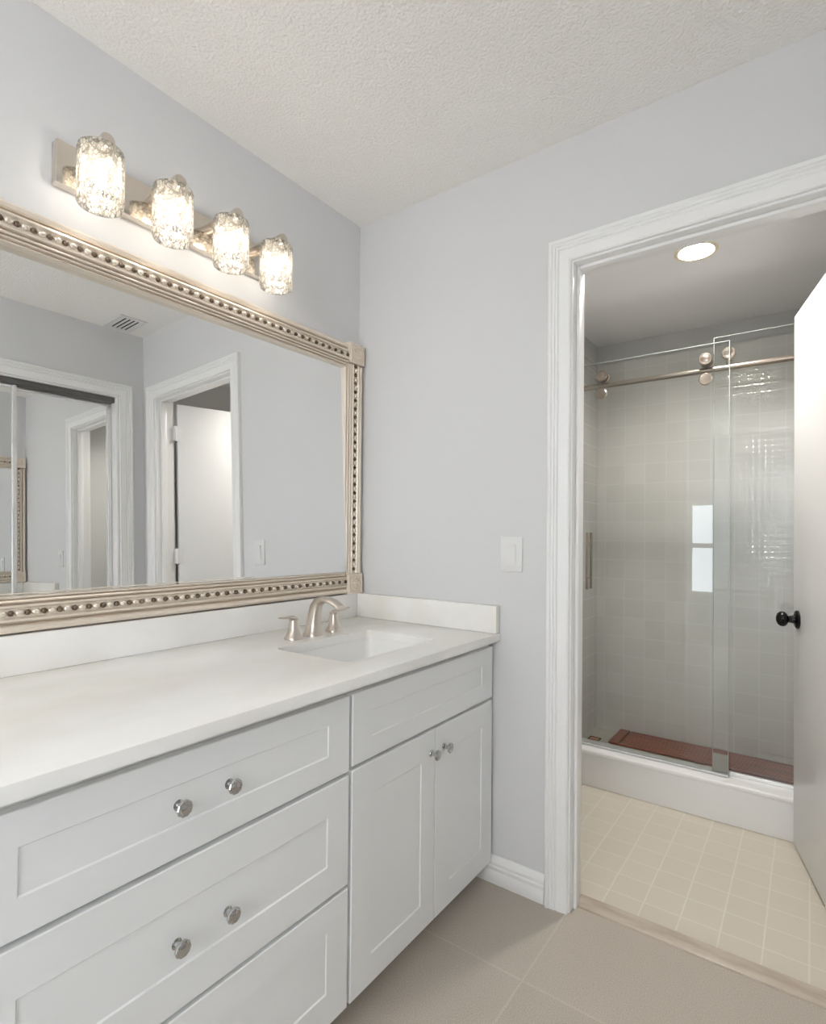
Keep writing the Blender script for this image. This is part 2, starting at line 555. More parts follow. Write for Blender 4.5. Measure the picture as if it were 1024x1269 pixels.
# bedroom rear wall with window 1, side wall with an opening added for daylight
W1 = (0.22, 0.545, 0.43, 1.62)
bm = new()
box(bm, BX0, W1[0], BY0 - .1, BY0, 0, H); box(bm, W1[1], XR + .12, BY0 - .1, BY0, 0, H)
box(bm, W1[0], W1[1], BY0 - .1, BY0, 0, W1[2]); box(bm, W1[0], W1[1], BY0 - .1, BY0, W1[3], H)
struct('wall_rear', bm, M['wall'], 'bedroom wall with a sash window', 'wall')
W2 = (-3.95, -2.25, 0.02, 2.05)
bm = new()
box(bm, BX0 - .1, BX0, BY0 - .1, W2[0], 0, H); box(bm, BX0 - .1, BX0, W2[1], LY + .1, 0, H)
box(bm, BX0 - .1, BX0, W2[0], W2[1], W2[3], H)
struct('wall_bedroom_left', bm, M['wall'], 'bedroom wall with a wide opening added for daylight', 'wall')


def window(name, axis, plane, a0, a1, z0, z1, label, mid, sg=1):
    fr = 0.045
    bm = new()
    def bx(u0, u1, w0, w1, d=0.05):
        if axis == 'y':
            box(bm, u0, u1, plane - .075, plane - .075 + d, w0, w1, .003, 1)
        else:
            box(bm, plane - sg * .050 - d / 2, plane - sg * .050 + d / 2, u0, u1, w0, w1, .003, 1)
    bx(a0, a0 + fr, z0, z1); bx(a1 - fr, a1, z0, z1); bx(a0 + fr, a1 - fr, z0, z0 + fr); bx(a0 + fr, a1 - fr, z1 - fr, z1)
    if mid == 'h':
        zm = z0 + (z1 - z0) * .53
        bx(a0 + fr, a1 - fr, zm - .03, zm + .03)
    else:
        am = (a0 + a1) / 2
        bx(am - .03, am + .03, z0 + fr, z1 - fr)
    o = struct(name, bm, M['trim'], label, 'window')
    g = new()
    if axis == 'y':
        box(g, a0 + fr - .005, a1 - fr + .005, plane - .054, plane - .050, z0 + fr - .005, z1 - fr + .005)
    else:
        box(g, plane - sg * .052 - .002, plane - sg * .052 + .002, a0 + fr - .005, a1 - fr + .005, z0 + fr - .005, z1 - fr + .005)
    obj('window_pane', g, M['window_glass'], o, smooth=0)


window('window_1', 'y', BY0, *W1, 'white sash window of the bedroom, mirrored in the shower glass', 'h')
window('added_window_3', 'x', XR, *W3, 'unseen bedroom window added past the closet for daylight', 'v', -1)  # added, out of view: throws daylight onto the vanity fronts
window('added_window_2', 'x', BX0, *W2, 'unseen wide glazed opening added to light the bedroom', 'v')  # added, out of view: lets in most of the daylight

# shower room
SX0, SX1, SY1 = 0.49, 1.85, 1.55
TT = 2.175                       # top of the tiling
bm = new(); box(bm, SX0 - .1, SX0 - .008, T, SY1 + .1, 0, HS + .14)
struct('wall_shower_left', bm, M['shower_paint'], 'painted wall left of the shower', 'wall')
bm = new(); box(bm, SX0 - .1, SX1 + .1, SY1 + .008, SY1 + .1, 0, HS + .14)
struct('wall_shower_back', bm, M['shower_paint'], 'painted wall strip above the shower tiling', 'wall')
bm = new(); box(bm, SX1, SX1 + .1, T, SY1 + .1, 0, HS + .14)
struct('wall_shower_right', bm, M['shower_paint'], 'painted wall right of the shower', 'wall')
bm = new(); box(bm, SX0 - .008, SX1, SY1, SY1 + .008, 0.04, TT, .002, 1)
struct('wall_tile_back', bm, M['tile_back'], 'cream square tiling on the back wall of the shower', 'wall', smooth=0)
bm = new(); box(bm, SX0 - .008, SX0, 0.90, SY1, 0.04, TT, .002, 1)
struct('wall_tile_left', bm, M['tile_side'], 'cream square tiling on the left wall of the shower', 'wall', smooth=0)
bm = new(); box(bm, SX0 - .008, SX1, 0.985, SY1, 0.0, 0.06)
struct('floor_shower_pan', bm, M['pan'], 'grey shower pan behind the curb', 'floor', smooth=0)
bm = new()
box(bm, SX0 - .008, SX1, 0.905, 1.03, 0, 0.150, .004, 2)
box(bm, SX0 - .008, SX1, 0.893, 1.04, 0.150, 0.172, .006, 3)
struct('trim_shower_curb', bm, M['curb'], 'white curb below the glass shower doors', 'curb')


# ------------------------------------------------------------------ door casings, jambs, baseboard, threshold
def casing(bm, pts_in, prof, normal, plane):
    """three-sided mitred casing. pts_in = (a0,a1,ztop) of the inner edge along axis; prof=[(w,t)]"""
    a0, a1, zt, axis = pts_in
    loops = []
    for (a, z, sa, sz) in ((a0, 0, -1, 0), (a0, zt, -1, 1), (a1, zt, 1, 1), (a1, 0, 1, 0)):
        lp = []
        for w, t in prof:
            aa = a + sa * w; zz = z + sz * w
            d = plane + normal * t
            lp.append((aa, d, zz) if axis == 'x' else (d, aa, zz))
        loops.append(lp)
    loft(bm, loops, True, True)


CAS = [(0, 0), (0, .010), (.003, .012), (.006, .0095), (.010, .011), (.034, .0135), (.038, .011), (.0405, .0155), (.045, .016), (.0475, .013), (.050, .0175),
       (.055, .018), (.0575, .015), (.060, .019), (.068, .019), (.072, .016), (.073, 0)]
bm = new()
casing(bm, (0.893, 1.652, 2.046, 'x'), CAS, -1, 0)
casing(bm, (0.893, 1.652, 2.046, 'x'), CAS, 1, T)
# jamb lining with door stop
JX0, JX1, JZ = 0.8975, 1.6455, 2.0395
box(bm, OX0, JX0, 0.0, T, 0, JZ + .012, .0015, 1); box(bm, JX1, OX1, 0.0, T, 0, JZ + .012, .0015, 1)
box(bm, JX0, JX1, 0.0, T, JZ, JZ + .012, .0015, 1)
box(bm, JX0, JX0 + .011, .030, .066, 0, JZ, .003, 2); box(bm, JX1 - .011, JX1, .030, .066, 0, JZ, .003, 2)
box(bm, JX0 + .011, JX1 - .011, .030, .066, JZ - .011, JZ, .003, 2)
struct('trim_1', bm, M['trim'], 'white fluted casing and jamb of the shower doorway', 'door trim')
bm = new()
casing(bm, (CY1, CY0 + .004, CZ - .004, 'y'), CAS, -1, XR)
box(bm, XR, XR + .118, CY0 - .012, CY0, 0, CZ - .012, .0015, 1); box(bm, XR, XR + .118, CY1, CY1 + .012, 0, CZ - .012, .0015, 1)
box(bm, XR, XR + .118, CY1, CY0, CZ - .012, CZ, .0015, 1)
struct('trim_2', bm, M['trim'], 'white casing around the mirrored closet', 'door trim')

BAS = [(0, 0), (.011, 0), (.013, .004), (.013, .040), (.0115, .046), (.013, .050), (.013, .058), (.010, .063), (.0125, .067), (.0125, .074), (.009, .080), (.006, .090), (.003, .093), (0, .093)]
bm = new()
loft(bm, [[(x, -d, z) for d, z in BAS] for x in (0.545, 0.818)])
struct('baseboard_back', bm, M['trim'], 'white moulded baseboard between vanity and doorway', 'baseboard')
bm = new()
loft(bm, [[(XR - d, y, z) for d, z in BAS] for y in (BY0, CY1 - .074)])
struct('baseboard_right', bm, M['trim'], 'white baseboard past the closet', 'baseboard')
bm = new(); box(bm, JX0, JX1, 0.045, 0.110, -0.02, 0.006, .0025, 2)
struct('trim_3', bm, M['marble'], 'beige marble threshold in the doorway', 'threshold')

# the open door
hinge = Vector((1.634, 0.118, 0)); tip = Vector((1.452, 0.885, 0))
dv = (tip - hinge).normalized(); L_ = (tip - hinge).length
nv = Vector((0, 0, 1)).cross(dv).normalized()           # visible face side (towards -x)
if nv.x > 0: nv = -nv
th = 0.035


def door_pt(s, d, z):
    return hinge + dv * s + nv * d + Vector((0, 0, z))


def door_box(bm, s0, s1, d0, d1, z0, z1, bevel=0.0):
    fs_v = [bm.verts.new(door_pt(s, d, z)) for z in (z0, z1) for d in (d0, d1) for s in (s0, s1)]
    idx = ((0, 2, 3, 1), (4, 5, 7, 6), (0, 1, 5, 4), (2, 6, 7, 3), (0, 4, 6, 2), (1, 3, 7, 5))
    fs = [bm.faces.new([fs_v[i] for i in q]) for q in idx]
    if bevel:
        bmesh.ops.bevel(bm, geom=list({e for f in fs for e in f.edges}), offset=bevel, segments=2, profile=.5, affect='EDGES')


door = root('door_1', (hinge.x, hinge.y, 0), 'plain white door standing open into the shower room', 'door', None, 'structure')
bm = new(); door_box(bm, 0.012, L_, -th, 0, 0.012, 2.030, .002)
obj('door_slab', bm, M['door'], door)
for side in (0, 1):
    bm = new()
    base = door_pt(L_ - 0.066, 0 if side == 0 else -th, 0.872)
    ax = nv if side == 0 else -nv
    lathe(bm, base, ax, [(0, .034), (.006, .034), (.010, .030), (.013, .016), (.032, .012), (.036, .013)], 28)
    lathe(bm, base, ax, [(.032, .011), (.036, .020), (.042, .0265), (.050, .0285), (.058, .027), (.066, .020), (.070, .010), (.071, .001)], 28)
    obj('door_knob', bm, M['black'], door, label='round black door knob')
for hz in (1.85, 1.11, 0.25):
    bm = new()
    p = hinge + nv * 0.006
    lathe(bm, p + Vector((0, 0, hz - .045)), (0, 0, 1), [(0, .007), (.09, .007)], 12)
    door_box(bm, -0.016, 0.034, 0.0, 0.003, hz - .044, hz + .044)
    obj('hinge', bm, M['trim'], door)

# ------------------------------------------------------------------ closet doors behind the casing
dz0, dz1 = 0.02, 2.012


def closet_door(y0, y1, xf, label):
    r = root('mirrored_closet_door', (xf, (y0 + y1) / 2, dz0), label, 'closet door', 'sliding mirrored closet doors')
    b = new(); box(b, xf, xf + .005, y0 + .004, y1 - .004, dz0 + .01, dz1 - .01)
    obj('mirror_panel', b, M['mirror'], r, smooth=0)
    for ys in (y0, y1 - .022):
        b = new(); box(b, xf - .010, xf + .012, ys, ys + .022, dz0, dz1, .004, 2)
        obj('stile', b, M['silver_stile'], r)
    for zs in (dz0, dz1 - .018):
        b = new(); box(b, xf - .004, xf + .012, y0 + .022, y1 - .022, zs, zs + .018, .003, 2)
        obj('rail', b, M['silver_stile'], r)
    return r


closet_door(-0.675, CY0 - .013, 1.846, 'mirrored closet door nearest the shower wall, behind its neighbour')
closet_door(CY1 + .013, -0.643, 1.812, 'mirrored closet door farther from the shower wall, with a pale stile')
bm = new(); box(bm, 1.795, 1.875, CY1 + .013, CY0 - .013, 2.012, 2.042, .002, 1)
tag(obj('closet_door_track', bm, M['bronze_track']), 'dark metal track above the mirrored closet doors', 'door track')

# ------------------------------------------------------------------ vanity
FX = 0.632                       # face of doors and drawers
FB = 0.612                       # face frame
VY1 = -0.012                     # right end, beside the wall
VY0 = -1.480                     # left end


def shaker(bm, y0, y1, z0, z1, py0, py1, pz0, pz1, rec=0.0032):
    def rect(x, a0, a1, b0, b1):
        return [(x, a0, b0), (x, a1, b0), (x, a1, b1), (x, a0, b1)]
    e = .0018
    loops = [rect(FB + .0005, y0, y1, z0, z1), rect(FX - e, y0, y1, z0, z1), rect(FX, y0 + e, y1 - e, z0 + e, z1 - e),
             rect(FX, py0, py1, pz0, pz1), rect(FX - .0012, py0 + .0012, py1 - .0012, pz0 + .0012, pz1 - .0012),
             rect(FX - rec, py0 + .002, py1 - .002, pz0 + .002, pz1 - .002)]
    loft(bm, loops)


def knob(parent, y, z, x=FX - .007):
    b = new()
    lathe(b, (x, y, z), (1, 0, 0), [(0, .0095), (.002, .0105), (.004, .0095), (.005, .0055), (.016, .0048), (.018, .0075)], 20)
    lathe(b, (x, y, z), (1, 0, 0), [(.017, .006), (.0185, .012), (.021, .0148), (.024, .0148), (.0255, .0135), (.0265, .0105), (.0262, .009), (.0272, .006), (.0278, .001)], 10)
    return obj('knob', b, M['chrome'], parent, smooth=25)


dc = root('drawer_cabinet', (0.3, -1.10, 0), 'white three-drawer vanity cabinet left of the sink cabinet', 'cabinet')
bm = new()
box(bm, 0.02, FB, VY0, -0.7185, 0.075, 0.8195, .001, 1)
obj('carcass', bm, M['carcass'], dc)
bm = new(); box(bm, 0.02, 0.54, VY0, -0.7185, 0, 0.075)
obj('toe_kick', bm, M['carcass'], dc)
DY0, DY1 = -1.466, -0.7265
for (z0, z1, pz0, pz1, kz) in ((.623, .7985, .678, .748, .711), (.361, .613, .431, .542, .475), (.075, .352, .150, .286, .215)):
    bm = new(); shaker(bm, DY0, DY1, z0, z1, -1.391, -.795, pz0, pz1)
    dr = obj('drawer', bm, M['cabinet'], dc)
    for ky in (-1.154, -1.053):
        knob(dr, ky, kz)

sc_ = root('sink_cabinet', (0.3, -0.36, 0), 'white two-door vanity cabinet under the sink', 'cabinet')
bm = new()
box(bm, 0.02, FB, -0.7180, VY1, 0.075, 0.640, .001, 1)
box(bm, FB - .02, FB, -0.7180, VY1, 0.64, 0.8195); box(bm, 0.02, FB - .02, -0.7180, -0.700, 0.64, 0.8195); box(bm, 0.02, FB - .02, -.030, VY1, 0.64, 0.8195)
obj('carcass', bm, M['carcass'], sc_)
bm = new(); box(bm, 0.02, 0.54, -0.7180, VY1, 0, 0.075)
obj('toe_kick', bm, M['carcass'], sc_)
bm = new(); shaker(bm, -.7165, -.016, .629, .7995, -.647, -.087, .682, .746)
obj('false_drawer_front', bm, M['cabinet'], sc_)
bm = new(); shaker(bm, -.7165, -.3640, .075, .620, -.641, -.431, .147, .543)
d1 = obj('cabinet_door', bm, M['cabinet'], sc_); knob(d1, -.385, .556, FX)
bm = new(); shaker(bm, -.3605, -.016, .075, .620, -.280, -.087, .147, .543)
d2 = obj('cabinet_door', bm, M['cabinet'], sc_); knob(d2, -.318, .556, FX)

# countertop with sink cut-out
CT, CB, CX = 0.8465, 0.8200, 0.654
SKX0, SKX1, SKY0, SKY1 = 0.262, 0.545, -0.640, -0.232


def rrect(x0, x1, y0, y1, r, z, n=5):
    pts = []
    for cx, cy, a0 in ((x1 - r, y1 - r, 0), (x0 + r, y1 - r, PI / 2), (x0 + r, y0 + r, PI), (x1 - r, y0 + r, 1.5 * PI)):
        for k in range(n + 1):
            a = a0 + PI / 2 * k / n
            pts.append((cx + r * math.cos(a), cy + r * math.sin(a), z))
    return pts


bm = new()
cy0, cy1 = -1.50, -0.001
hole = rrect(SKX0, SKX1, SKY0, SKY1, .018, CT)


def ring_face(z, flip):
    o = [bm.verts.new((x, y, z)) for x, y in ((CX, cy1), (0.001, cy1), (0.001, cy0), (CX, cy0))]
    h = [bm.verts.new((p[0], p[1], z)) for p in hole]
    nq = len(h) // 4
    for q in range(4):
        seg = h[q * nq:(q + 1) * nq]
        for a, b in zip(seg[:-1], seg[1:]):
            bm.faces.new((o[q], b, a))
        nx = h[((q + 1) * nq) % len(h)]
        bm.faces.new((o[q], o[(q + 1) % 4], nx, seg[-1]))
    return o, h


oT, hT = ring_face(CT, False)
oB, hB = ring_face(CB, True)
for i in range(4):
    bm.faces.new((oT[i], oT[(i + 1) % 4], oB[(i + 1) % 4], oB[i]))
for i in range(len(hT)):
    j = (i + 1) % len(hT)
    bm.faces.new((hT[i], hT[j], hB[j], hB[i]))
es = [e for e in bm.edges if (e.verts[0] in oT and e.verts[1] in oT)]
bmesh.ops.bevel(bm, geom=es, offset=.003, segments=2, profile=.5, affect='EDGES')
ct = tag(obj('countertop', bm, M['quartz']), 'white quartz countertop spanning both vanity cabinets', 'countertop')
bm = new(); box(bm, 0.001, 0.032, cy0, -0.032, CT, 0.939, .002, 2)
obj('backsplash', bm, M['quartz'], ct)
bm = new(); box(bm, 0.001, CX - .002, -0.031, -0.001, CT, 0.939, .002, 2)
obj('side_splash', bm, M['quartz'], ct)

# undermount sink
sk = root('sink', ((SKX0 + SKX1) / 2, (SKY0 + SKY1) / 2, 0.68), 'white rectangular undermount sink set in the countertop', 'sink')
bm = new()
e = .004
lp = [rrect(SKX0 - e - .012, SKX1 + e + .012, SKY0 - e - .012, SKY1 + e + .012, .03, CB - .001),
      rrect(SKX0 - e, SKX1 + e, SKY0 - e, SKY1 + e, .022, CB - .001),
      rrect(SKX0 - e + .003, SKX1 + e - .003, SKY0 - e + .003, SKY1 + e - .003, .022, CB - .012),
      rrect(SKX0 + .010, SKX1 - .010, SKY0 + .014, SKY1 - .014, .03, CB - .070),
      rrect(SKX0 + .022, SKX1 - .022, SKY0 + .03, SKY1 - .03, .035, CB - .112),
      rrect(SKX0 + .05, SKX1 - .05, SKY0 + .06, SKY1 - .06, .035, CB - .124),
      rrect(SKX0 + .115, SKX1 - .115, SKY0 + .17, SKY1 - .17, .02, CB - .130)]
out = [rrect(SKX0 + .0, SKX1 - .0, SKY0 + .0, SKY1 - .0, .03, CB - .150), rrect(SKX0 - e - .012, SKX1 + e + .012, SKY0 - e - .012, SKY1 + e + .012, .03, CB - .03)]
loft(bm, out + lp, True, True)
obj('basin', bm, M['ceramic'], sk, smooth=50)
bm = new()
lathe(bm, ((SKX0 + SKX1) / 2, (SKY0 + SKY1) / 2, CB - .1295), (0, 0, 1), [(0, .026), (.002, .026), (.003, .022), (.001, .018), (.004, .014), (.005, .001)], 24)
obj('drain', bm, M['nickel'], sk)

# faucet: spout and two levers
FY, FXc = -0.425, 0.192
CT += .0004
fa = root('faucet', (FXc, FY, CT), 'brushed nickel widespread faucet with two lever handles behind the sink', 'faucet')
bm = new()
pts, rad = [], []
for z, x, rs, rf in ((0, 0, .031, .030), (.006, 0, .031, .030), (.012, .0, .027, .026), (.035, .002, .0225, .0225), (.07, .006, .019, .0205), (.092, .012, .0175, .0195)):
    pts.append((FXc + x, FY, CT + z)); rad.append((rs, rf))
for a, xx, zz, rs, rf in ((0, .022, .108, .0165, .0165), (0, .038, .117, .018, .0125), (0, .060, .120, .0195, .0095), (0, .085, .116, .020, .008), (0, .108, .107, .0195, .007), (0, .122, .099, .018, .006)):
    pts.append((FXc + xx, FY, CT + zz)); rad.append((rs, rf))
loops = []
for i, p in enumerate(pts):
    p = Vector(p)
    d = (Vector(pts[min(i + 1, len(pts) - 1)]) - Vector(pts[max(i - 1, 0)])).normalized()
    side = Vector((0, 1, 0)); uu = d.cross(side).normalized()
    n = 20
    lp_ = []
    for k in range(n):
        a = 2 * PI * k / n
        c, s = math.cos(a), math.sin(a)
        q = .72
        c = math.copysign(abs(c) ** q, c); s = math.copysign(abs(s) ** q, s)
        lp_.append(p + side * c * rad[i][0] + uu * s * rad[i][1])
    loops.append(lp_)
loft(bm, loops)
obj('spout', bm, M['nickel'], fa, smooth=60)
for hy, sg in ((FY - .084, -1), (FY + .094, 1)):
    bm = new()
    loops = []
    spec = [((0, 0, 0), .0275, .0275), ((0, 0, .005), .0275, .0275), ((0, 0, .010), .023, .023), ((0, 0, .028), .0165, .0165), ((0, 0, .048), .0130, .0130), ((0, sg * .001, .060), .0115, .011)]
    for (o3, ra, rb) in spec:
        cpt = Vector((FXc, hy, CT)) + Vector(o3)
        loops.append([cpt + Vector((math.copysign(abs(math.cos(2 * PI * k / 16)) ** .75, math.cos(2 * PI * k / 16)) * ra, math.copysign(abs(math.sin(2 * PI * k / 16)) ** .75, math.sin(2 * PI * k / 16)) * rb, 0)) for k in range(16)])
    loft(bm, loops)
    tube(bm, [(FXc, hy - sg * .012, CT + .060), (FXc, hy + sg * .002, CT + .066), (FXc + .003, hy + sg * .02, CT + .0695), (FXc + .006, hy + sg * .042, CT + .0705), (FXc + .009, hy + sg * .062, CT + .073), (FXc + .010, hy + sg * .068, CT + .074)],
         [(.009, .006), (.012, .007), (.011, .0045), (.0095, .0032), (.008, .0026), (.004, .0015)], 14, up=(0, 0, 1))
    obj('handle', bm, M['nickel'], fa, smooth=60)

# ------------------------------------------------------------------ framed mirror
MY1, MY0, MZ0, MZ1 = -0.012, -1.50, 0.943, 1.927
RW = 0.092
PROF = [(0, .001), (0, .024), (.002, .030), (.009, .036), (.016, .0345), (.0195, .030), (.0205, .018), (.0240, .018), (.025, .031), (.028, .038), (.033, .0395), (.0355, .036), (.0375, .033), (.0565, .033), (.0585, .036),
        (.061, .0395), (.0645, .039), (.0665, .034), (.0672, .020), (.0700, .020), (.0708, .034), (.074, .0355), (.0765, .033), (.0772, .019), (.0798, .019), (.0806, .031), (.084, .0305), (.0855, .026), (.0862, .017), (.0890, .017), (.0895, .0265), (RW, .0265), (RW, .001)]
mir = root('vanity_mirror', (0, -.75, MZ0), 'large mirror in a beaded champagne frame above the vanity', 'mirror')
BK = 0.088


def hrail(z_out, sgn):
    b = new()
    loft(b, [[(t, y, z_out + sgn * w) for w, t in PROF] for y in (MY0 + BK, MY1 - BK)])
    beads(b, 'y', MY0 + BK + .012, MY1 - BK - .006, lambda a: (.0345, a, z_out + sgn * .047))
    obj('frame_rail', b, FM, mir, smooth=28)


def vrail(y_out, sgn):
    b = new()
    loft(b, [[(t, y_out + sgn * w, z) for w, t in PROF] for z in (MZ0 + .078, MZ1 - .078)])
    beads(b, 'z', MZ0 + .078 + .012, MZ1 - .078 - .006, lambda a: (.0345, y_out + sgn * .047, a))
    obj('frame_stile', b, FM, mir, smooth=28)


FM = [M['champagne'], M['bead_light'], M['bead_dark']]


def beads(b, axis, a0, a1, fn):
    P = 0.0335
    n = int((a1 - a0) / P)
    sc = (1, 1.28, .95) if axis == 'y' else (1, .95, 1.28)
    for i in range(n + 1):
        a = a1 - i * P
        ball(b, fn(a), .0070, 10, 6, (1.0, 1, 1), 2)
        if i < n:
            ball(b, fn(a - P / 2), .0074, 12, 8, sc, 1)


hrail(MZ0, 1); hrail(MZ1, -1); vrail(MY1, -1); vrail(MY0, 1)
for yb in (MY1 - BK, MY0):
    for zb in (MZ0 - .003, MZ1 - .074):
        b = new()
        box(b, .001, .041, yb, yb + BK, zb, zb + .080, .002, 2)
        yc, zc = yb + BK / 2, zb + .040
        # raised square rim and rosette
        for (w, h_, t0, t1) in ((.038, .034, .040, .0445),):
            box(b, t0, t1, yc - w, yc + w, zc + h_ - .004, zc + h_, .001, 1); box(b, t0, t1, yc - w, yc + w, zc - h_, zc - h_ + .004, .001, 1)
            box(b, t0, t1, yc - w, yc - w + .004, zc - h_ + .004, zc + h_ - .004, .001, 1); box(b, t0, t1, yc + w - .004, yc + w, zc - h_ + .004, zc + h_ - .004, .001, 1)
        lathe(b, (.040, yc, zc), (1, 0, 0), [(0, .0265), (.0045, .0255), (.0055, .0225), (.0012, .0205), (.0012, .0105), (.004, .0085), (.006, .004), (.0064, .001)], 20)
        for k in range(8):
            a = 2 * PI * k / 8
            ball(b, (.0415, yc + .0155 * math.cos(a), zc + .0155 * math.sin(a)), .0048, 8, 6, (.9, 1, 1))
        obj('corner_block', b, M['champagne'], mir, smooth=30)
# the glass leans back a touch inside the deep frame
b = new()
gc = Vector((.0150, -.756, 1.435))
e_, t_ = math.radians(-.50), math.radians(-1.366)
gn = Vector((math.cos(e_) * math.cos(t_), math.sin(e_) * math.cos(t_), -math.sin(t_))).normalized()
vs = []
for yy, zz in ((MY0 + RW - .006, MZ0 + RW - .006), (MY1 - RW + .006, MZ0 + RW - .006), (MY1 - RW + .006, MZ1 - RW + .006), (MY0 + RW - .006, MZ1 - RW + .006)):
    xx = gc.x - (gn.y * (yy - gc.y) + gn.z * (zz - gc.z)) / gn.x
    vs.append((xx, yy, zz))
loft(b, [[(p[0] - .0015, p[1], p[2]) for p in vs], vs])
obj('mirror_glass', b, M['mirror'], mir, smooth=0)

# ------------------------------------------------------------------ vanity light
vl = root('vanity_light', (0, -.81, 2.076), 'four-lamp nickel wall light with cut crystal shades above the mirror', 'wall light')
b = new(); box(b, 0, .030, -1.132, -.490, 2.024, 2.130, .0025, 2)
obj('back_plate', b, M['nickel_polish'], vl)
LYS = (-1.066, -.880, -.697, -.528)
SXc = .112
y0_ = LYS[0]
b = new()
lathe(b, (.029, y0_, 2.112), (1, 0, 0), [(0, .017), (.118, .017), (.120, .016), (.121, .012)], 24)
lathe(b, (SXc, y0_, 2.104), (0, 0, -1), [(0, .020), (.012, .020), (.014, .012), (.0515, .012)], 24)
arm = obj('lamp_arm', b, M['nickel'], vl)
b = new()
R_, zt, zb = .0515, 2.104, 1.964
prof_o = [(zt, .022), (zt, R_ - .008), (zt - .003, R_ - .002), (zt - .010, R_), (zb + .006, R_), (zb + .001, R_ - .002), (zb, R_ - .004)]
prof_i = [(zb + .001, R_ - .006), (zb + .008, R_ - .007), (zt - .012, R_ - .007), (zt - .007, R_ - .012), (zt - .006, .022)]
n = 48
lps = [[(SXc + r * math.cos(2 * PI * k / n), y0_ + r * math.sin(2 * PI * k / n), z) for k in range(n)] for z, r in prof_o + prof_i]
loft(b, lps, False, False)
obj('glass_shade', b, M['crystal'], arm, smooth=50)
b = new()
lathe(b, (SXc, y0_, 2.052), (0, 0, -1), [(0, .006), (.004, .010), (.012, .0125), (.030, .0125), (.040, .009), (.045, .002)], 16)
obj('bulb', b, M['bulb'], arm)
for yy in LYS[1:]:
    copy_part(arm, (0, yy - y0_, 0), vl)

# ------------------------------------------------------------------ switch, vent, can light
sw = root('light_switch', (.693, 0, 1.114), 'white rocker light switch on the wall beside the doorway', 'light switch')
b = new(); box(b, .653, .733, -.0065, 0, 1.055, 1.174, .0025, 2)
obj('cover_plate', b, M['plastic'], sw)
b = new()
loft(b, [[(.676, -.0066, 1.081), (.710, -.0066, 1.081), (.710, -.0066, 1.148), (.676, -.0066, 1.148)],
         [(.676, -.0085, 1.081), (.710, -.0085, 1.081), (.710, -.0125, 1.148), (.676, -.0125, 1.148)]])
obj('rocker', b, M['plastic'], sw)

vt = root('ceiling_vent', (1.65, -.168, H), 'white louvred air vent in the ceiling, seen in the mirror', 'vent')
b = new()
vx0, vx1, vy0, vy1 = 1.540, 1.755, -.242, -.095
for q in ((vx0, vx1, vy0, vy0 + .02), (vx0, vx1, vy1 - .02, vy1), (vx0, vx0 + .022, vy0 + .02, vy1 - .02), (vx1 - .022, vx1, vy0 + .02, vy1 - .02)):
    box(b, *q, H - .007, H - .0005, .001, 1)
obj('vent_frame', b, M['plastic'], vt)
b = new(); box(b, vx0 + .02, vx1 - .02, vy0 + .018, vy1 - .018, H - .0015, H - .0005)  # flat dark sheet, shade behind the louvers put into its colour
obj('gap_shade_sheet', b, M['dark'], vt, label='dark sheet painted as the shade between the louvers')
for k in range(5):
    b = new(); yk = vy0 + .027 + k * .0235
    loft(b, [[(x, yk - .0045, H - .0025), (x, yk - .0030, H - .0025), (x, yk + .0055, H - .0065), (x, yk + .0040, H - .0065)] for x in (vx0 + .021, vx1 - .021)])
    obj('louver', b, M['plastic'], vt)

rl = root('recessed_light', (ccx, ccy, HS), 'round warm recessed light in the shower room ceiling', 'ceiling light')
b = new()
lathe(b, (ccx, ccy, HS + .001), (0, 0, -1), [(-.0, .062), (.0035, .063), (.005, .068), (.0045, .076), (.0005, .079)], 40, False, False)
lathe(b, (ccx, ccy, HS + .001), (0, 0, 1), [(0, .062), (.034, .0545)], 40, False, False)
obj('trim_ring', b, M['baffle'], rl)
b = new(); lathe(b, (ccx, ccy, HS + .028), (0, 0, 1), [(0, .0548), (.006, .0548)], 40)
obj('glowing_lens', b, M['can_glow'], rl)

# unseen globe lamp added behind the camera to brighten ceiling and cabinets
PLX, PLY, PLZ = 1.58, -3.70, 1.66
fl = root('added_fill_lamp', (PLX, PLY, H), 'white globe fill lamp, added unseen in the bedroom', 'ceiling light')
b = new(); lathe(b, (PLX, PLY, H - .0005), (0, 0, -1), [(0, .06), (.012, .06), (.025, .035), (.028, .005)], 32)
obj('ceiling_rose', b, M['plastic'], fl)
b = new(); tube(b, [(PLX, PLY, H - .02), (PLX, PLY, PLZ + .15)], .005, 10)
lathe(b, (PLX, PLY, PLZ + .112), (0, 0, 1), [(0, .045), (.02, .045), (.04, .012)], 24)
obj('stem', b, M['nickel'], fl)
b = new(); ball(b, (PLX, PLY, PLZ), .12, 32, 20)
obj('globe', b, M['fill_glow'], fl)

# ------------------------------------------------------------------ shower enclosure
def pane(x0, x1, y0, y1, z0, z1, name, parent):
    b = new()
    e = .0020
    box(b, x0 + e, x1 - e, y0, y1, z0 + e, z1 - e)
    for q in ((x0, x1, z0, z0 + e), (x0, x1, z1 - e, z1), (x0, x0 + e, z0 + e, z1 - e), (x1 - e, x1, z0 + e, z1 - e)):
        box(b, q[0], q[1], y0, y1, q[2], q[3], mi=1)
    return obj(name, b, [M['glass'], M['glass_edge']], parent, smooth=0)


